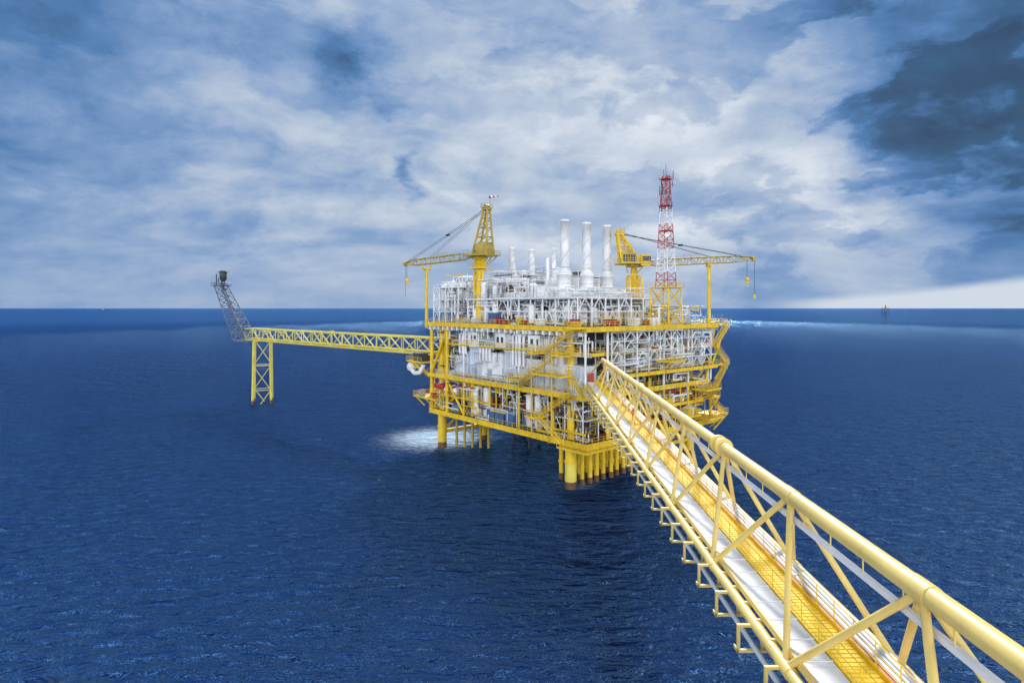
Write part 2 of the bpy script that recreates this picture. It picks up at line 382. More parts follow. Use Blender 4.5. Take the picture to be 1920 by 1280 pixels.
def housing(a,b,c,d,zb,zt,m):
    P('housings_'+m,m).box(L,a,b,c,d,zb,zt); P('housing_roofs','off').box(L,a-0.12,b+0.12,c-0.12,d+0.12,zt+0.002,zt+0.16)
    u=a+0.4
    while u<b-0.3:
        P('housing_ribs','grey').box(L,u,u+0.08,c-0.08,c-0.003,zb+0.2,zt-0.2); u+=1.3
    v=c+0.4
    while v<d-0.3:
        P('housing_ribs','grey').box(L,a-0.08,a-0.003,v,v+0.08,zb+0.2,zt-0.2); v+=1.3
housing(13.6,16,3,11,37.06,39.8,'white'); housing(24.5,28.5,4,11,37.06,40.6,'white'); housing(29.2,31,3,9,37.06,39.2,'off')
housing(33,36,5,12,37.06,41.8,'white'); housing(15,22.5,14,19,37.06,42.0,'off'); housing(24,30,15,22,37.06,42.8,'white')
housing(15,20,21,27,37.06,41.6,'white'); housing(31,35,16,24,37.06,41.2,'off')
for (u,v,zt,r) in ((32.2,10.5,42.5,0.7),(23.3,8.5,42.0,0.8),(19.5,12.2,43.5,0.6),(28.8,13,44.2,0.55),(36.3,3.4,42.5,0.6),(34.8,3.2,43.5,0.5),(26,2.2,40.2,0.9),(30.2,2.0,41,0.8)):
    P('top_columns','white').vessel(L(u,v,37.1),L(u,v,zt),r)
for (a,b,c,d,z) in ((13.5,30,2,13,40.9),):
    rail(cf,[L(b,c,z),L(a,c,z),L(a,d,z)],r=0.045); P('upper_walk','off').box(L,a,b,c,c+1,z-0.1,z)
    for u in (13.6,17.5,21.5,25.5,29.5): cf.tube(L(u,c+.1,37),L(u,c+.1,z),0.13,6)
for u in (17.8,21.6):
    a=P('arched_ducts','white'); c=L(u,2.6,38.7)
    a.lathe(c,[(1.55,0),(1.75,0.0),(1.75,4.0),(1.55,4.0)],20,L(0,1,0)-L(0,0,0)); P('duct_openings','rust').lathe(L(u,2.8,38.7),[(1.55,0),(0.01,0.01)],20,L(0,1,0)-L(0,0,0))
    a.box(L,u-1.7,u+1.7,2.65,6,37.06,38.5)
for (u,v) in ((13,1.6),(25.5,1.6),(28.5,1.6),(33,1.6)): P('top_vessels','white').vessel(L(u,v,31.5),L(u,v,35.8),0.8)
clutter(plat,'module_pipe_front',L,1.5,36.5,0.8,5,31.5,36.8,90,0.05,0.22,['white','white','white','off','white','grey'])
clutter(plat,'module_pipe_upper',L,13,36.5,1.2,6,37.2,41.5,70,0.05,0.18,['white','white','off','grey'])
clutter(plat,'module_pipe_right',L,1.5,6,4,28,31.5,37,60,0.05,0.2,['white','white','off','white'])
clutter(plat,'module_pipe_low',L,2,12.5,3,28,37.2,39.3,50,0.06,0.2,['white','white','off'])
clutter(plat,'module_pipe_top',L,14,36,6,27,41,44.2,50,0.06,0.18,['white','off','grey','dark'])
frame(P('stack_support_frame','white'),L,1,9,3,28,[31.3,34.2,37],2,6,0.18,0.12,0.5)
boxes(plat,'roof_unit',L,16,34,8,24,42,9,1,2.2,0.6,1.8,['mid','grey','white','dark'])
boxes(plat,'front_small',L,-4,36,-1.0,0.4,31.35,13,0.8,1.6,0.8,1.4,['red','white','off','yel','white'])
P('blue_container','blue').box(L,22.2,25,-0.9,1.2,31.4,33.9)
boxes(plat,'right_top_unit',L,-2,10,31,41,31.3,9,1.2,3,0.9,2.2,['white','off','white','grey'])
clutter(plat,'right_top_pipe',L,-3,10,24,42,31.4,35.3,70,0.06,0.2,['white','white','off','yel','grey'])
frame(P('right_top_frame','white'),L,2,10,30,38,[31.3,34],2,3,0.14,0.1,0.7)
boxes(plat,'front_right_unit',L,-4.5,0,8,23,31.35,8,0.8,2,0.8,1.6,['white','off','red','white'])
clutter(plat,'right_module_pipe',L,8,16,26,36,33,39,60,0.06,0.2,['white','white','off'])
frame(P('right_module_frame','white'),L,8,16,26,36,[31.3,34.5,38],2,3,0.16,0.12,0.7)
rail(P('pipe_rail','yel'),[L(-3,5,32.8),L(-3,24,32.8)])
for i in range(18):
    u=R(0,44); v=R(0,30); P('poles','white').tube(L(u,v,36),L(u,v,R(41,46)),0.06,5)

def stack(u,v,z0,ztop,r,rb,name):
    c=L(u,v,0); s=P(name,'white'); zc=z0+(ztop-z0)*0.40
    s.lathe(c,[(rb*1.05,z0),(rb*1.05,z0+0.3),(rb,z0+0.31),(rb,zc-1.8),(rb*1.08,zc-1.79),(rb*1.08,zc-1.5),(rb,zc-1.49),(r*1.05,zc),(r*1.2,zc+0.01),(r*1.2,zc+0.3),(r,zc+0.31),
        (r,ztop-0.5),(r*1.12,ztop-0.49),(r*1.12,ztop),(r*0.9,ztop),(r*0.9,ztop-1.5),(0.01,ztop-1.5)],24)
    for h in range(2):
        pts=[]
        for k in range(37):
            t=k/36; a=h*math.pi+t*2*math.pi*1.2; z=zc+0.6+(ztop-zc-1.4)*t
            pts.append(c+Vector((math.cos(a)*(r+0.05),math.sin(a)*(r+0.05),z)))
        P(name+'_strakes','off').path(pts,0.08,5)
    for z in (z0+1.6,z0+3.2,z0+4.6):
        if z<zc-2: P(name+'_bands','off').lathe(c,[(rb,z),(rb+0.1,z),(rb+0.1,z+0.18),(rb,z+0.18)],24)
for v in (9.2,16.2,23.1): stack(10.8,v,37.06,54.2,0.92,1.5,'exhaust_stack')
for v in (12,18.6): stack(32,v,41,50,0.75,1.5,'short_exhaust_stack')
for v in (10.5,): stack(15.5,v,38,48.5,0.5,1.0,'vent_stack')
for (u,v,zt) in ((16,9,46.2),(17,24,45),(24,20,45)): P('vent_pipes','white').tube(L(u,v,41),L(u,v,zt),0.4,14)

# ================================================================= CRANES
def crane(nm,base,z0,zp,tip,peak_off,zpk,lat_ped,pedr):
    rt=root(nm); G=lambda n,m: part(rt,n,m)
    b=Vector((base.x,base.y,0)); d=Vector((tip.x-b.x,tip.y-b.y,0)); bl=d.length; d.normalize(); s=Vector((-d.y,d.x,0)); up=Vector((0,0,1))
    F=lambda a,c,z: b+d*a+s*c+up*z
    if lat_ped:
        lattice(lambda k:G('pedestal_lattice','yel'),F(0,0,z0),F(0,0,zp-2),4.2,2.6,d,s,4,0.18,0.1,True)
        G('pedestal','yel').tube(F(0,0,z0),F(0,0,zp),pedr,16)
    else:
        G('pedestal','yel').lathe(b,[(pedr,z0-13),(pedr,zp-4),(pedr*1.35,zp-2.2),(pedr*1.35,zp-0.2),(pedr*1.9,zp-0.1),(pedr*1.9,zp)],20)
        for a in (-1.3,1.3): G('pedestal_pipes','yel').tube(F(a,0.5,z0),F(a,0.5,zp-3),0.28,8)
        rail(G('pedestal_rail','yel'),[F(-2,-2,zp-2.2),F(2,-2,zp-2.2),F(2,2,zp-2.2),F(-2,2,zp-2.2),F(-2,-2,zp-2.2)]); G('pedestal_floor','yel').box(F,-2,2,-2,2,zp-2.35,zp-2.2)
    h=G('machinery_house','must')
    h.tube(F(0,0,zp),F(0,0,zp+0.5),1.9,20)
    h.box(F,-3.4,2.6,-1.7,1.7,zp+0.5,zp+0.8)
    h.box(F,-3.3,0.2,-1.4,1.5,zp+0.8,zp+3.2); h.box(F,-2.8,-0.3,-1.1,1.2,zp+3.2,zp+3.8)
    G('operator_cab','yel' if lat_ped else 'must').box(F,0.8,2.9,-2.9,-1.3,zp+0.2,zp+2.7); G('cab_windows','dark').box(F,0.95,2.95,-2.95,-1.25,zp+1.2,zp+2.3)
    for k in range(5): G('louvres','dark').box(F,-3.0+0.6*k,-2.6+0.6*k,-1.44,-1.403,zp+1.2,zp+2.8)
    rail(G('house_rails','yel' if lat_ped else 'must'),[F(2.6,-3,zp+0.8),F(-3.8,-3,zp+0.8),F(-3.8,3,zp+0.8),F(2.6,3,zp+0.8)]); h.box(F,-3.8,2.6,-3,-1.71,zp+0.6,zp+0.8); h.box(F,-3.8,2.6,1.71,3,zp+0.6,zp+0.8)
    for k in range(4): h.tube(F(-3+1.6*k,-2.8,zp+0.7),F(-1.8+0.7*k,-1,zp-1.4),0.12,5)
    pk=F(-peak_off,0,zpk); A=G('a_frame','must' if not lat_ped else 'yel')
    feet=[F(1.4,-1.3,zp+0.8),F(1.4,1.3,zp+0.8),F(-3.2,-1.3,zp+0.8),F(-3.2,1.3,zp+0.8)]
    tops=[pk+s*0.5*x+d*y for x,y in ((-1,.5),(1,.5),(-1,-.5),(1,-.5))]
    for i in range(4):
        A.tube(feet[i],tops[i],0.26,8)
    for t in (0.2,0.4,0.6,0.8,0.97):
        q=[feet[i].lerp(tops[i],t) for i in range(4)]
        for i,j in ((0,1),(1,3),(3,2),(2,0)): A.tube(q[i],q[j],0.12,5)
        t2=max(0,t-0.2); q2=[feet[i].lerp(tops[i],t2) for i in range(4)]
        A.tube(q2[0],q[2],0.1,5); A.tube(q2[1],q[3],0.1,5)
    A.box(lambda a,c,z:pk+d*a+s*c+up*z,-0.9,1.0,-0.8,0.8,-0.3,0.2)
    rail(A,[pk+s*-1+d*-1+up*.2,pk+s*-1+d*1+up*.2,pk+s*1+d*1+up*.2,pk+s*1+d*-1+up*.2],h=0.9)
    A.tube(pk+s*-0.6+up*0.5,pk+s*0.6+up*0.5,0.5,12)
    ft=F(2.2,0,zp+0.9); bm=G('boom','must'); tp=Vector(tip)
    m1=ft.lerp(tp,0.15); m2=ft.lerp(tp,0.85)
    dd=(tp-ft).normalized(); uu=s.cross(dd).normalized()
    if uu.z<0: uu=-uu
    lattice(lambda k:bm,ft,m1,0.6,1.5,s,uu,2,0.12,0.06,False)
    lattice(lambda k:bm,m1,m2,1.5,1.4,s,uu,int((m2-m1).length/1.5),0.12,0.06,False)
    lattice(lambda k:bm,m2,tp,1.4,0.5,s,uu,3,0.12,0.06,False)
    bm.tube(tp-s*0.5-up*.1,tp+s*0.5-up*.1,0.5,12)
    rail(bm,[m1.lerp(m2,0.3)+uu*0.8,m1.lerp(m2,0.5)+uu*0.8],h=0.8)
    cb=G('cables','dark')
    for c in (-0.4,0.4):
        cb.tube(pk+s*c,tp+s*c,0.05,4,cap=False); cb.tube(pk+s*c+up*.4,ft.lerp(tp,0.6)+s*c+uu*.8,0.04,4,cap=False)
    cb.tube(pk.lerp(tp,0.45)-dd*0.5,pk.lerp(tp,0.45)+dd*0.5,0.28,6)
    return rt,F,tp,s,up,G
def hook(G,p,drop,i):
    up=Vector((0,0,1)); G('cables','dark').tube(p,p-up*drop,0.05,4)
    q=p-up*drop; G('hook_blocks','yel').box(lambda a,b,c:q+Vector((a,b,c)),-.35,.35,-.25,.25,-1.3,0); G('hook_blocks','yel').tube(q+Vector((-.3,0,-.6)),q+Vector((.3,0,-.6)),0.5,10)
    pts=[q+Vector((0.35*math.sin(t),0,-1.8-0.35*math.cos(t)+0.1)) for t in [x*0.5 for x in range(-1,9)]]
    G('hook_blocks','yel').path([q-up*1.2]+pts[::-1],0.09,5)
b1=L(32,2,0); tip1=Vector((-28.1,157.4,46.6))
rt,F,tp,s,up,G=crane('pedestal_crane',b1,31.3,46.6,tip1,2.2,58.3,False,0.95)
hook(G,tp+Vector((0.4,0,-0.3)),3.6,0); G('cables','dark').tube(tp+Vector((0,0,-.3)),tp+Vector((0,0,-8.5)),0.04,4)
pp=L(50,-2,0)+Vector((0.4,0,0)); pst=G('boom_rest','yel'); pst.tube(pp+up*30,pp+up*45.2,0.42,12); pst.tube(pp+up*44.9-s*1.3,pp+up*44.9+s*1.3,0.3,8)
for c in (-1.2,1.2): pst.tube(pp+up*45+s*c,pp+up*46+s*c*1.2,0.18,6)
wk=F(-3.2,0,58.3); G('windsock_pole','must').tube(wk,wk+up*2.8,0.06,5)
for k in range(5):
    a=wk+up*2.6+Vector((-0.3+0.45*k,0,0.05*k)); G('windsock_'+('red' if k%2==0 else 'white'),'red' if k%2==0 else 'white').tube(a,a+Vector((0.45,0,0.05)),0.34-0.05*k,8,0.29-0.05*k)
b2=L(6,27,0); tip2=Vector((57.1,141.1,46.7))
rt,F,tp,s,up,G=crane('pedestal_crane.001',b2,31.3,44.4,tip2,3.6,52.0,True,0.7)
hook(G,tp+Vector((-1.6,0,-0.3)),4.2,0)
G('cables','dark').tube(tp+Vector((0.2,0,-.3)),tp+Vector((0.2,0,-8.5)),0.05,4); G('hook_blocks','yel').tube(tp+Vector((0.2,0,-8.5)),tp+Vector((0.2,0,-9.6)),0.2,8)
pp=L(-4,42,0); pst=G('boom_rest','yel'); pst.tube(pp+up*30,pp+up*45.0,0.42,12); pst.tube(pp+up*44.9-s*1.3,pp+up*44.9+s*1.3,0.3,8)
for c in (-1.2,1.2): pst.tube(pp+up*45+s*c,pp+up*46+s*c*1.2,0.18,6)

# ================================================================= RADIO TOWER
rt=root('radio_tower'); G=lambda n,m: part(rt,n,m)
c=L(-2,28,0); du=L(1,0,0)-L(0,0,0); dv=L(0,1,0)-L(0,0,0); up=Vector((0,0,1))
lattice(lambda k:G('base_frame','yel'),c+up*31.3,c+up*39.4,5.0,4.6,du,dv,2,0.2,0.13,True)
rail(G('base_rail','yel'),[L(0.8,25.2,39.4),L(-4.8,25.2,39.4),L(-4.8,30.8,39.4),L(0.8,30.8,39.4)])
bands=['red','red','white','white','white','red','red','red','white','white','red','red','red','red']
lattice(lambda k:G('mast_'+bands[k],bands[k]),c+up*39.4,c+up*64.2,3.2,1.2,du,dv,14,0.10,0.05,True)
lad=G('mast_ladder','white')
for x in (-.25,.25): lad.tube(c+du*x+up*39,c+du*x+up*64.2,0.05,4)
a=G('antennas','dark')
for i in range(22):
    t=R(0,2*math.pi); z=R(56,64.2); r=R(0.9,1.6)
    p=c+Vector((math.cos(t)*r,math.sin(t)*r,z)); a.tube(c+up*z,p,0.04,4); a.tube(p-up*0.5,p+up*R(0.6,1.6),0.07,5)
a.tube(c+up*64,c+up*66.8,0.05,4); a.tube(c+du*.6+up*64,c+du*.6+up*65.8,0.05,4)
for z,t in ((46,3.6),(51,4.6),(60,2.6),(62.5,6.1)):
    p=c+Vector((math.cos(t)*1.8,math.sin(t)*1.8,z)); G('dishes','white').lathe(p,[(0.05,0.0),(0.4,0.1),(0.55,0.25)],14,(p-(c+up*z)))
for z in (52,57.5,63.4):
    G('mast_platforms','red').box(lambda x,y,w:c+du*x+dv*y+up*w,-1.1,1.1,-1.1,1.1,z,z+0.08)
    rail(G('mast_platform_rails','red'),[c+du*1.1-dv*1.1+up*z,c-du*1.1-dv*1.1+up*z,c-du*1.1+dv*1.1+up*z,c+du*1.1+dv*1.1+up*z],h=0.9,r=0.03)

# ================================================================= FLARE
fb=root('flare_bridge'); G=lambda n,m: part(fb,n,m)
a=Vector((-19.0,154.2,25.1)); b=Vector((-99.5,227.2,25.1)); d=(b-a).normalized(); s=Vector((-d.y,d.x,0)); up=Vector((0,0,1))
ln=(b-a).length; n=18
mb=G('truss','lem'); 
def c4(k,i): return a+d*(ln*k/n)+s*((-2,2,2,-2)[i])+up*((-2.1,-2.1,2.1,2.1)[i])
for k in range(n):
    for i in range(4): mb.tube(c4(k,i),c4(k+1,i),0.24,8)
    for i,j in ((0,1),(0,3),(1,2),(2,3)): mb.tube(c4(k,i),c4(k,j),0.12,6)
    if k%2==0: mb.tube(c4(k,0),c4(k+1,3),0.17,6); mb.tube(c4(k,1),c4(k+1,2),0.17,6)
    else: mb.tube(c4(k,3),c4(k+1,0),0.17,6); mb.tube(c4(k,2),c4(k+1,1),0.17,6)
    mb.tube(c4(k,0),c4(k+1,1),0.1,5)
for i,j in ((0,1),(0,3),(1,2),(2,3)): mb.tube(c4(n,i),c4(n,j),0.14,6)
for i,(o,z,r) in enumerate(((-0.8,-1.6,0.3),(0.3,-1.6,0.22),(1.1,-1.5,0.15))): G('flare_pipes','off' if i else 'lem').tube(a+s*o+up*z,b+s*o+up*z,r,8)
G('node_platform','lem').tube(a.lerp(b,0.47)+up*2.1,a.lerp(b,0.47)+up*2.7,0.7,8)
tw=root('flare_bridge_support'); G=lambda n,m: part(tw,n,m)
c=Vector((-92.2,220.8,0))
e1=Vector((0.95,0.31,0)); e2=Vector((-0.31,0.95,0))
lattice(lambda k:G('legs','lem'),c-up*4,c+up*22.8,6.4,5.6,e1,e2,3,0.42,0.15,False)
for sx in (-1,1):
    for sy in (-1,1): G('leg_splash','rust').tube(c-up*4+e1*3.2*sx+e2*3.2*sy,c+up*1.3+(e1*sx+e2*sy)*3.13,0.46,10)
fl=root('flare_boom'); G=lambda n,m: part(fl,n,m)
e=Vector((-1,0.3,0)).normalized(); q=Vector((-e.y,e.x,0))
p0=Vector((-102.3,229,22.8)); p1=Vector((-113.3,232.6,43.5))
lattice(lambda k:G('lattice','steel'),p0,p1,6.0,3.4,e,q,8,0.2,0.11,True)
for o in (-0.7,0,0.8): G('risers','steel').tube(p0+q*o,p1+q*o+up*1,0.2,8)
G('platform','steel').box(lambda x,y,z:p1+e*x+q*y+up*z,-2.6,2.6,-2.4,2.4,0,0.2)
rail(G('platform_rails','steel'),[p1+e*2.6-q*2.4+up*.2,p1-e*2.6-q*2.4+up*.2,p1-e*2.6+q*2.4+up*.2,p1+e*2.6+q*2.4+up*.2,p1+e*2.6-q*2.4+up*.2],r=0.07)
G('flare_tip','dark').lathe(p1-e*1.0,[(0.7,0),(0.8,2.2),(1.25,2.4),(1.35,5.8),(1.1,5.9),(0.9,3)],14)
G('flare_tip','dark').box(lambda x,y,z:p1+e*x+q*y+up*z,-2.8,0.9,-1.2,1.2,5.2,5.4)
G('pilot','dark').tube(p1+e*2.2,p1+e*2.2+up*4.6,0.22,6)
G('pilot','dark').tube(p1+e*1.3,p1+e*1.3+up*3.2,0.15,6)
G('knee','steel').box(lambda x,y,z:p0+e*x+q*y+up*z,-4,3,-3,3,-0.5,0.1)
for x in (-3.5,2.5):
    for y in (-2.8,2.8): G('knee','steel').tube(p0+e*x+q*y,p0+e*(x*0.6)+q*y+up*4.5,0.25,6)

# ================================================================= ACCESS BRIDGE
bg=root('access_bridge'); G=lambda n,m: part(bg,n,m)
ZC=20.5; ZT=25.9; LL,LR_,LC=10.3,14.9,12.6; SPN=9.8
tops=[19.2+SPN*k for k in range(-3,10)]
bots=[24.1+SPN*k for k in range(-4,11)]
yb0,yb1=bots[0],118.0
ch=G('chords','yelb')
ch.tube(B(tops[0],LC,ZT),B(104.5,LC,ZT),0.36,24)
ch.tube(B(yb0,LL,ZC),B(yb1,LL,ZC),0.25,18); ch.tube(B(yb0,LR_,ZC),B(yb1,LR_,ZC),0.25,18)
dg=G('diagonals','yelb')
for t in tops:
    if t>105: continue
    for l in (LL,LR_):
        for bt in (t-SPN/2,t+SPN/2): dg.tube(B(bt,l,ZC),B(t,LC,ZT),0.145,14)
    ch.tube(B(t-0.5,LC,ZT),B(t+0.5,LC,ZT),0.39,24)
for l in (LL,LR_): dg.tube(B(yb1-0.2,l,ZC),B(104.4,LC,ZT),0.16,12)
for y in (39.0,40.0): ch.tube(B(y-0.09,LC,ZT),B(y+0.09,LC,ZT),0.60,28)
ch.tube(B(39.09,LC,ZT),B(39.91,LC,ZT),0.46,24)
for t in (68.6,98): ch.tube(B(t-0.12,LC,ZT),B(t+0.12,LC,ZT),0.52,20)
for bt in bots:
    dg.tube(B(bt,LL,ZC-0.05),B(bt,LR_,ZC-0.05),0.16,10)
    ch.tube(B(bt-0.5,LL,ZC),B(bt+0.5,LL,ZC),0.28,16); ch.tube(B(bt-0.5,LR_,ZC),B(bt+0.5,LR_,ZC),0.28,16)
yy=yb0
fl_=G('floor_beams','yelb')
while yy<117:
    fl_.box(B,yy,yy+0.12,LL,LR_,ZC+0.02,ZC+0.28); yy+=1.63
tr=G('cable_tray_cover','white')
yy=yb0
while yy<117:
    L2=min(3.2,117-yy); tr.box(B,yy,yy+L2-0.05,10.72,11.95,ZC+0.30,ZC+0.52); tr.box(B,yy+0.3,yy+0.40,10.70,11.97,ZC+0.523,ZC+0.56); tr.box(B,yy+1.9,yy+2.0,10.70,11.97,ZC+0.523,ZC+0.56); yy+=3.2
G('tray_edge','yelb').box(B,yb0,117,10.55,10.70,ZC+0.28,ZC+0.56)
wk=G('walkway_plate','walk'); yy=yb0
while yy<117:
    L2=min(1.6,117-yy); wk.box(B,yy,yy+L2-0.03,12.05,13.42,ZC+0.36,ZC+0.42)
    for q_ in range(5): wk.box(B,yy+0.16+q_*0.3,yy+0.2+q_*0.3,12.07,13.40,ZC+0.423,ZC+0.443)
    yy+=1.6
G('kick_plates','walk').box(B,yb0,117,12.0,12.045,ZC+0.3,ZC+0.58)
G('kick_plates','walk').box(B,yb0,117,13.43,13.47,ZC+0.3,ZC+0.58)
G('fire_main','red').tube(B(yb0,13.62,ZC+0.42),B(117,13.62,ZC+0.42),0.085,10)
for l,r,m in ((13.86,0.11,'white'),(14.13,0.09,'off'),(14.36,0.11,'white'),(14.6,0.07,'off')):
    G('pipes_'+m,m).tube(B(yb0,l,ZC+0.45),B(117,l,ZC+0.45),r,12)
    yy=yb0+3
    while yy<117: G('pipe_flanges','off').tube(B(yy+l,l,ZC+0.45),B(yy+l+0.12,l,ZC+0.45),r*1.5,12); yy+=9.8
rl=G('handrails','walk')
for l in (12.02,13.46):
    yy=yb0
    while yy<117: rl.tube(B(yy,l,ZC+0.3),B(yy,l,ZC+1.5),0.028,6); yy+=1.6
    for h,r in ((1.5,0.028),(1.05,0.02),(0.75,0.02)): rl.tube(B(yb0,l,ZC+h),B(117,l,ZC+h),r,6,cap=False)
wt=G('hung_monorail','white'); wt.box(B,tops[0],103,LC-0.11,LC+0.11,ZT-1.12,ZT-0.92); 
yy=tops[0]+1
while yy<103:
    dg.tube(B(yy,LC,ZT-0.92),B(yy,LC,ZT-0.3),0.03,6); yy+=SPN/4
hb=G('hanging_brackets','yelb'); yy=yb0+0.8
while yy<116:
    Y=yy
    hb.box(B,Y,Y+0.14,9.45,9.58,ZC-1.25,ZC-0.1); hb.box(B,Y,Y+0.14,9.59,10.9,ZC-1.25,ZC-1.12)
    hb.box(B,Y,Y+0.14,9.45,10.25,ZC-0.09,ZC+0.03); hb.box(B,Y,Y+0.14,10.55,10.66,ZC-1.11,ZC+0.2)
    hb.box(B,Y,Y+0.5,9.45,9.50,ZC-1.27,ZC-1.11)
    yy+=3.2
G('service_pipe','off').tube(B(yb0,10.2,ZC-0.95),B(117,10.2,ZC-0.95),0.13,10)
G('service_pipe_b','yelb').tube(B(yb0,11.8,ZC-0.6),B(117,11.8,ZC-0.6),0.12,8)
G('service_pipe_b','yelb').tube(B(yb0,13.6,ZC-0.6),B(117,13.6,ZC-0.6),0.2,8)
G('landing','yel').box(B,116.6,121,9.5,15.5,ZC-0.4,ZC-0.05)
G('hose_cabinet','red').box(B,112.5,113.6,11.0,11.9,ZC+0.56,ZC+2.0); G('hose_cabinet','red').box(B,112.4,113.7,10.9,12.0,ZC+2.003,ZC+2.12)
for y in (60,84): G('signs','white').box(B,y,y+0.6,13.40,13.42,ZC+0.95,ZC+1.35)

flush()

# ================================================================= WORKER
wr_=root('worker')
def skin(name,verts,edges,radii,m,parent,rootv=0,sub=2):
    me=bpy.data.meshes.new(name); me.from_pydata(verts,edges,[]); o=bpy.data.objects.new(name,me); sc.collection.objects.link(o)
    md=o.modifiers.new('skin','SKIN'); md.use_smooth_shade=True
    for i,r in enumerate(radii): me.skin_vertices[0].data[i].radius=(r,r*0.85); 
    me.skin_vertices[0].data[rootv].use_root=True
    sb=o.modifiers.new('sub','SUBSURF'); sb.levels=sub; sb.render_levels=sub
    me.materials.append(M[m]); o.parent=parent; return o
bx,by=B(74,12.75,0).x,74.0; bz=ZC+0.44
def Q(x,y,z): return (bx+x,by+y,bz+z)
V=[Q(0,0,.95),Q(0,0,1.12),Q(0,0,1.32),Q(0,-.01,1.46),Q(0,-.02,1.54),
   Q(.09,0,.90),Q(.10,-.14,.50),Q(.10,-.10,.10),Q(.10,-.24,.05),
   Q(-.09,0,.90),Q(-.10,.04,.50),Q(-.10,.24,.14),Q(-.10,.14,.05),
   Q(.19,0,1.40),Q(.25,.08,1.14),Q(.24,-.02,.92),
   Q(-.19,0,1.40),Q(-.25,-.06,1.14),Q(-.24,-.20,.94)]
E=[(0,1),(1,2),(2,3),(3,4),(0,5),(5,6),(6,7),(7,8),(0,9),(9,10),(10,11),(11,12),(3,13),(13,14),(14,15),(3,16),(16,17),(17,18)]
RR=[.15,.14,.17,.12,.055,.10,.075,.055,.045,.10,.075,.055,.045,.075,.055,.042,.075,.055,.042]
skin('coverall',V,E,RR,'orange',wr_)
skin('head',[Q(0,-.02,1.52),Q(0,-.03,1.62),Q(0,-.03,1.72)],[(0,1),(1,2)],[.06,.09,.085],'skin',wr_)
mbh=MB(); c=Vector(Q(0,-.02,1.69)); mbh.lathe(c,[(.17,0),(.13,.01),(.125,.06),(.09,.11),(.0,.135)],14)
mbn=MB(); mbn.tube(Q(0,-.12,1.66),Q(0,-.15,1.62),.015,6); 
for x in (-.035,.035): mbn.tube(Q(x,-.11,1.66),Q(x,-.125,1.66),.012,6)
mbn.tube(Q(-.03,-.12,1.585),Q(.03,-.12,1.585),.008,5)
for hx,hy,hz in ((.24,-.03,.90),(-.24,-.21,.92)):
    mbn.tube(Q(hx,hy,hz),Q(hx,hy-.01,hz-.08),.03,8)
    for i,l in enumerate((.07,.08,.075,.06)):
        x=hx-.027+.018*i; mbn.path([Vector(Q(x,hy,hz-.08)),Vector(Q(x,hy-.015,hz-.08-l*.5)),Vector(Q(x,hy-.035,hz-.08-l))],.008,5)
    mbn.path([Vector(Q(hx*.88,hy-.02,hz-.03)),Vector(Q(hx*.84,hy-.04,hz-.08))],.01,5)
for nm,mb_,m in (('hard_hat',mbh,'white'),('face_and_hands',mbn,'skin')):
    me=bpy.data.meshes.new(nm); me.from_pydata([tuple(v) for v in mb_.v],[],mb_.f); me.materials.append(M[m]); o=bpy.data.objects.new(nm,me); sc.collection.objects.link(o); o.parent=wr_

# ================================================================= DISTANT RIG + SHIP
PARTS.clear()
dr=root('distant_drilling_rig'); G=lambda n,m: part(dr,n,m); c=Vector((3750,6000,0)); X=Vector((1,0,0)); Y=Vector((0,1,0)); up=Vector((0,0,1))
T=lambda x,y,z: c+Vector((x,y,z))
for x in (-22,22):
    for y in (-22,22): G('legs','mid').tube(T(x,y,-5),T(x,y,30),2,8)
G('hull','mid').box(T,-30,30,-26,26,18,24); G('house','grey').box(T,-30,-12,-20,20,24,33)
lattice(lambda k:G('derrick','mid'),T(2,0,24),T(2,0,62),11,3,X,Y,6,0.9,0.5,True)
G('crane','mid').tube(T(25,0,24),T(25,0,38),1.2,6); G('crane','mid').tube(T(25,0,36),T(42,0,46),0.7,6)
sh=root('distant_ship'); G=lambda n,m: part(sh,n,m); c2=Vector((-5450,8000,0)); T2=lambda x,y,z: c2+Vector((x,y,z))
G('hull','mid').hexa([T2(-35,-8,0),T2(35,-8,0),T2(35,8,0),T2(-35,8,0),T2(-40,-9,9),T2(44,-9,12),T2(44,9,12),T2(-40,9,9)])
G('bridge_house','grey').box(T2,-32,-16,-7,7,9,24); G('mast','mid').tube(T2(-22,0,24),T2(-22,0,34),1,6)
flush()

# ================================================================= SEA
me=bpy.data.meshes.new('sea'); S=45000
me.from_pydata([(-S,-S,0),(S,-S,0),(S,S,0),(-S,S,0)],[],[(0,1,2,3)]); sea=bpy.data.objects.new('sea',me); sc.collection.objects.link(sea)
m=bpy.data.materials.new('sea_water'); m.use_nodes=True; nt=m.node_tree; N=nt.nodes; K=nt.links
for n_ in list(N): N.remove(n_)
tc=N.new('ShaderNodeTexCoord')
def noise(scale,sx,sy,rot,detail,rough,dist=0.0,off=0):
    mp=N.new('ShaderNodeMapping'); mp.inputs['Scale'].default_value=(sx,sy,1); mp.inputs['Rotation'].default_value=(0,0,rot); mp.inputs['Location'].default_value=(off,off*2,0)
    n=N.new('ShaderNodeTexNoise'); n.inputs['Scale'].default_value=scale; n.inputs['Detail'].default_value=detail; n.inputs['Roughness'].default_value=rough; n.inputs['Distortion'].default_value=dist
    K.new(tc.outputs['Object'],mp.inputs[0]); K.new(mp.outputs[0],n.inputs['Vector']); return n.outputs['Fac']
def math_(op,a,b_=None,c=None):
    n=N.new('ShaderNodeMath'); n.operation=op
    for i,x in enumerate((a,b_,c)):
        if x is None: continue
        if isinstance(x,(int,float)): n.inputs[i].default_value=x
        else: K.new(x,n.inputs[i])
    return n.outputs[0]
w1=noise(0.05,0.5,1,0.35,2,0.5,0.3)
w2=noise(0.22,0.5,1,-0.25,3,0.5,0.4,11)
w3=noise(0.62,0.55,1,0.3,4,0.6,0.5,37)
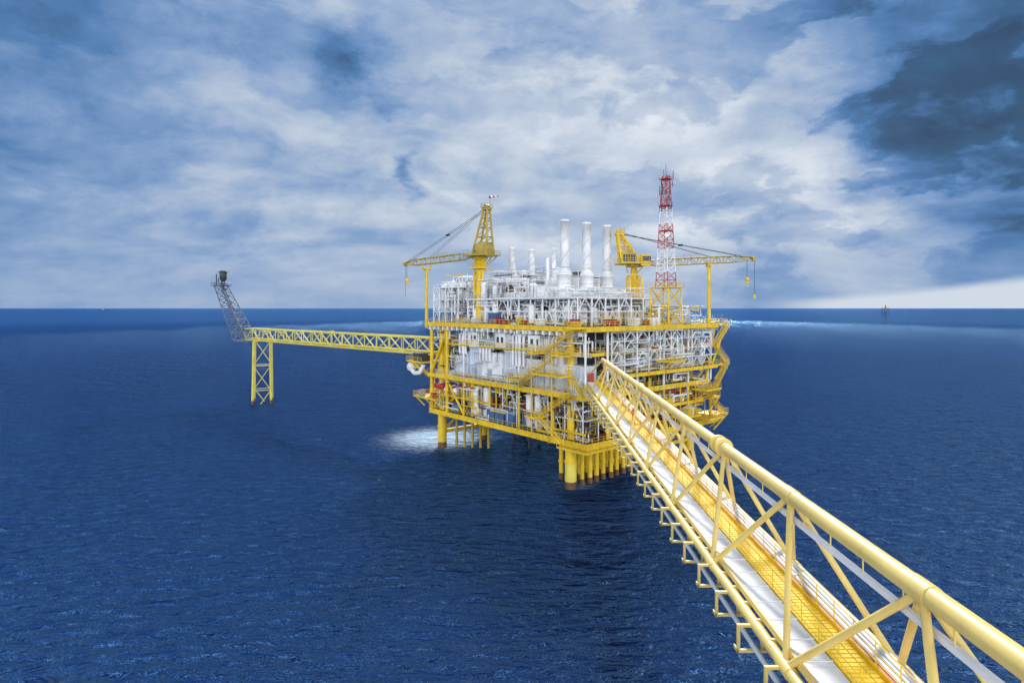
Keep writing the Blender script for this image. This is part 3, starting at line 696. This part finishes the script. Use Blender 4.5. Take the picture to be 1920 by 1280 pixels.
h=math_('ADD',math_('MULTIPLY',w1,3.5),math_('ADD',math_('MULTIPLY',w2,3.0),math_('MULTIPLY',w3,2.3)))
bp=N.new('ShaderNodeBump'); bp.inputs['Distance'].default_value=2.7
K.new(h,bp.inputs['Height'])
# open-sea waves away from the field read calmer (swell only)
ln0=N.new('ShaderNodeVectorMath'); ln0.operation='LENGTH'; K.new(tc.outputs['Object'],ln0.inputs[0])
st0=N.new('ShaderNodeMapRange'); st0.inputs['From Min'].default_value=150; st0.inputs['From Max'].default_value=1800; st0.inputs['To Min'].default_value=1.0; st0.inputs['To Max'].default_value=0.3
K.new(ln0.outputs['Value'],st0.inputs[0]); K.new(st0.outputs[0],bp.inputs['Strength'])
def foam(cx,cy,rx,ry,lo,hi,amt):
    mp=N.new('ShaderNodeMapping'); mp.vector_type='POINT'; mp.inputs['Location'].default_value=(-cx/rx,-cy/ry,0); mp.inputs['Scale'].default_value=(1/rx,1/ry,0)
    K.new(tc.outputs['Object'],mp.inputs[0]); ln=N.new('ShaderNodeVectorMath'); ln.operation='LENGTH'; K.new(mp.outputs[0],ln.inputs[0])
    mr=N.new('ShaderNodeMapRange'); mr.interpolation_type='SMOOTHSTEP'; mr.inputs['From Min'].default_value=0.1; mr.inputs['From Max'].default_value=1; mr.inputs['To Min'].default_value=1; mr.inputs['To Max'].default_value=0
    K.new(ln.outputs['Value'],mr.inputs[0])
    f=noise(0.45,1,1,0,8,0.75,1.0,91)
    s_=math_('ADD',f,math_('MULTIPLY',mr.outputs[0],0.35))
    r=N.new('ShaderNodeMapRange'); r.inputs['From Min'].default_value=lo; r.inputs['From Max'].default_value=hi; r.inputs['To Max'].default_value=amt; K.new(s_,r.inputs[0])
    return math_('MULTIPLY',r.outputs[0],mr.outputs[0])
fm=math_('MAXIMUM',foam(-20,161,22,24,0.48,0.80,0.9),foam(13,119,9,7,0.62,0.95,0.35))
big=noise(0.012,1,0.5,0.4,3,0.5,0.3,5)
cm=N.new('ShaderNodeMix'); cm.data_type='RGBA'; cm.inputs[6].default_value=(0.0009,0.014,0.080,1); cm.inputs[7].default_value=(0.0014,0.022,0.120,1)
K.new(big,cm.inputs[0])
fx=N.new('ShaderNodeMix'); fx.data_type='RGBA'; K.new(fm,fx.inputs[0]); K.new(cm.outputs[2],fx.inputs[6]); fx.inputs[7].default_value=(0.65,0.76,0.86,1)
df=N.new('ShaderNodeBsdfDiffuse'); K.new(fx.outputs[2],df.inputs['Color']); K.new(bp.outputs[0],df.inputs['Normal'])
gl=N.new('ShaderNodeBsdfGlossy'); gl.inputs['Color'].default_value=(0.33,0.64,1.0,1); K.new(bp.outputs[0],gl.inputs['Normal'])
rg=math_('ADD',0.05,math_('MULTIPLY',fm,0.5)); K.new(rg,gl.inputs['Roughness'])
fr=N.new('ShaderNodeFresnel'); fr.inputs['IOR'].default_value=1.38; K.new(bp.outputs[0],fr.inputs['Normal'])
ms=N.new('ShaderNodeMixShader'); K.new(fr.outputs[0],ms.inputs[0]); K.new(df.outputs[0],ms.inputs[1]); K.new(gl.outputs[0],ms.inputs[2])
mo=N.new('ShaderNodeOutputMaterial'); K.new(ms.outputs[0],mo.inputs[0])
me.materials.append(m)

# ================================================================= SKY
w=bpy.data.worlds.new('World'); sc.world=w; w.use_nodes=True; nt=w.node_tree; N=nt.nodes; K=nt.links
for n in list(N): N.remove(n)
SUN_EL=math.radians(36); SUN_AZ=math.radians(9)   # azimuth from +Y towards +X
out=N.new('ShaderNodeOutputWorld'); bg1=N.new('ShaderNodeBackground'); bg2=N.new('ShaderNodeBackground'); mixs=N.new('ShaderNodeMixShader')
sky=N.new('ShaderNodeTexSky'); sky.sky_type='NISHITA'; sky.sun_disc=False; sky.sun_elevation=SUN_EL; sky.sun_rotation=SUN_AZ
bg1.inputs['Strength'].default_value=0.06; K.new(sky.outputs[0],bg1.inputs['Color'])
tc=N.new('ShaderNodeTexCoord')
def vm(op,a,b_=None,sc_=None):
    n=N.new('ShaderNodeVectorMath'); n.operation=op
    for i,x in enumerate((a,b_)):
        if x is None: continue
        if isinstance(x,tuple): n.inputs[i].default_value=x
        else: K.new(x,n.inputs[i])
    if sc_ is not None:
        if isinstance(sc_,(int,float)): n.inputs['Scale'].default_value=sc_
        else: K.new(sc_,n.inputs['Scale'])
    return n.outputs['Value'] if op in('DISTANCE','LENGTH','DOT_PRODUCT') else n.outputs[0]
def mr(v,a,b_,c,d,sm=True):
    n=N.new('ShaderNodeMapRange'); n.interpolation_type='SMOOTHSTEP' if sm else 'LINEAR'
    n.inputs['From Min'].default_value=a; n.inputs['From Max'].default_value=b_; n.inputs['To Min'].default_value=c; n.inputs['To Max'].default_value=d
    K.new(v,n.inputs[0]); return n.outputs[0]
D=tc.outputs['Generated']
sep=N.new('ShaderNodeSeparateXYZ'); K.new(D,sep.inputs[0]); dx,dy,dz=sep.outputs
zz=math_('ADD',math_('MAXIMUM',dz,0.0),0.22)
cb=N.new('ShaderNodeCombineXYZ'); K.new(math_('DIVIDE',dx,zz),cb.inputs[0]); K.new(math_('DIVIDE',dy,zz),cb.inputs[1]); 
pl=cb.outputs[0]
def nz(vec,scale,detail,rough,dist,sx=1,sy=1,off=0,sz=1):
    mp=N.new('ShaderNodeMapping'); mp.inputs['Scale'].default_value=(sx,sy,sz); mp.inputs['Location'].default_value=(off,off*1.7,off*.3); K.new(vec,mp.inputs[0])
    n=N.new('ShaderNodeTexNoise'); n.inputs['Scale'].default_value=scale; n.inputs['Detail'].default_value=detail; n.inputs['Roughness'].default_value=rough; n.inputs['Distortion'].default_value=dist
    K.new(mp.outputs[0],n.inputs['Vector']); return n
warp=nz(D,3.0,8,0.58,0.0,1,1,0,2.2)
wv=vm('SCALE',vm('SUBTRACT',warp.outputs['Color'],(0.5,0.5,0.5)),None,0.42)
DW=vm('ADD',D,wv)
def dirp(a,e):
    v=Vector((a,1,e)).normalized(); return tuple(v)
base=None
blobs=[(0.10,0.28,0.60,0.22),(0.42,0.20,0.30,0.09),(-0.85,0.55,0.42,-0.20),(-0.27,0.42,0.12,-0.34),(0.80,0.42,0.34,-0.46),
       (0.66,0.27,0.14,-0.16),(0.42,0.06,0.14,-0.14),(0.75,0.12,0.14,-0.08),(-0.16,0.17,0.04,-0.24),(0.58,0.17,0.16,0.14),(-0.40,0.22,0.32,0.06),(0.13,0.33,0.09,-0.12),(-0.1,0.6,0.25,-0.14),(-0.65,0.03,0.3,0.03)]
for (a,e,r,am) in blobs:
    x=mr(vm('DISTANCE',DW,dirp(a,e)),0,r,am,0)
    base=x if base is None else math_('ADD',base,x)
n1=nz(pl,1.3,9,0.55,0.3,0.9,1.2)
DC=vm('ADD',D,vm('SCALE',wv,None,0.35))
n2=nz(DC,4.2,9,0.56,0.0,1,1,7,2.3)
puff=mr(n2.outputs['Fac'],0.47,0.56,-0.5,0.5)
inner=math_('SUBTRACT',nz(DC,11.0,8,0.6,0.0,1,1,3,1.8).outputs['Fac'],0.5)
pw=mr(dx,-0.25,0.45,0.07,0.20)
nn=math_('ADD',math_('MULTIPLY',math_('SUBTRACT',n1.outputs['Fac'],0.5),0.85),math_('ADD',math_('MULTIPLY',puff,pw),math_('MULTIPLY',inner,0.42)))
fade=mr(dz,0.0,0.16,0.35,1.0)
val=math_('ADD',math_('ADD',0.575,base),math_('MULTIPLY',nn,fade))
az=math_('DIVIDE',dx,math_('MAXIMUM',dy,0.05))
edge=math_('ADD',math_('ADD',0.006,math_('MULTIPLY',mr(az,0.45,0.9,0,1,False),0.036)),math_('MULTIPLY',math_('SUBTRACT',warp.outputs['Fac'],0.5),0.03))
strip=math_('MULTIPLY',mr(math_('SUBTRACT',edge,dz),-0.008,0.008,0,1),mr(az,0.40,0.55,0,1))
val=math_('ADD',math_('MULTIPLY',val,math_('SUBTRACT',1,strip)),math_('MULTIPLY',strip,0.86))
cr=N.new('ShaderNodeValToRGB'); el=cr.color_ramp.elements
el[0].position=0.0; el[0].color=(0.022,0.06,0.135,1); el[1].position=1.0; el[1].color=(0.82,0.86,0.92,1)
for p,c_ in ((0.18,(0.04,0.11,0.23)),(0.36,(0.095,0.22,0.46)),(0.54,(0.23,0.36,0.60)),(0.74,(0.48,0.57,0.71))):
    e_=el.new(p); e_.color=(*c_,1)
K.new(val,cr.inputs[0])
# fill light added: unseen low sky band behind the viewer, nearly neutral in colour
bk=mr(dy,0.05,-0.45,0.0,1.0)
lowb=mr(dz,0.65,0.35,0.0,1.0)
bb=math_('MULTIPLY',bk,lowb)
cmx=N.new('ShaderNodeMix'); cmx.data_type='RGBA'; K.new(math_('MULTIPLY',bb,0.85),cmx.inputs[0]); K.new(cr.outputs[0],cmx.inputs[6]); cmx.inputs[7].default_value=(0.95,0.93,0.88,1)
K.new(cmx.outputs[2],bg2.inputs['Color'])
K.new(math_('ADD',1.0,math_('MULTIPLY',bb,2.9)),bg2.inputs['Strength'])
cov=mr(val,0.05,0.35,0.94,0.99); K.new(cov,mixs.inputs[0]); K.new(bg1.outputs[0],mixs.inputs[1]); K.new(bg2.outputs[0],mixs.inputs[2]); K.new(mixs.outputs[0],out.inputs[0])

sl=bpy.data.lights.new('sun','SUN'); sl.energy=4.8; sl.angle=math.radians(7); sl.color=(1,0.95,0.88)
so=bpy.data.objects.new('sun',sl); sc.collection.objects.link(so)
sd=Vector((math.sin(SUN_AZ)*math.cos(SUN_EL),math.cos(SUN_AZ)*math.cos(SUN_EL),math.sin(SUN_EL)))
so.rotation_euler=(-sd).to_track_quat('-Z','Y').to_euler()

# ================================================================= CAMERA
cam=bpy.data.cameras.new('camera'); co=bpy.data.objects.new('camera',cam); sc.collection.objects.link(co)
co.location=(0,0,35); co.rotation_euler=(math.radians(90),0,0); cam.lens=21.0; cam.sensor_width=36; cam.shift_y=-0.0328; cam.clip_start=0.5; cam.clip_end=120000
sc.camera=co
sc.view_settings.view_transform='Standard'; sc.view_settings.look='None'; sc.view_settings.exposure=0
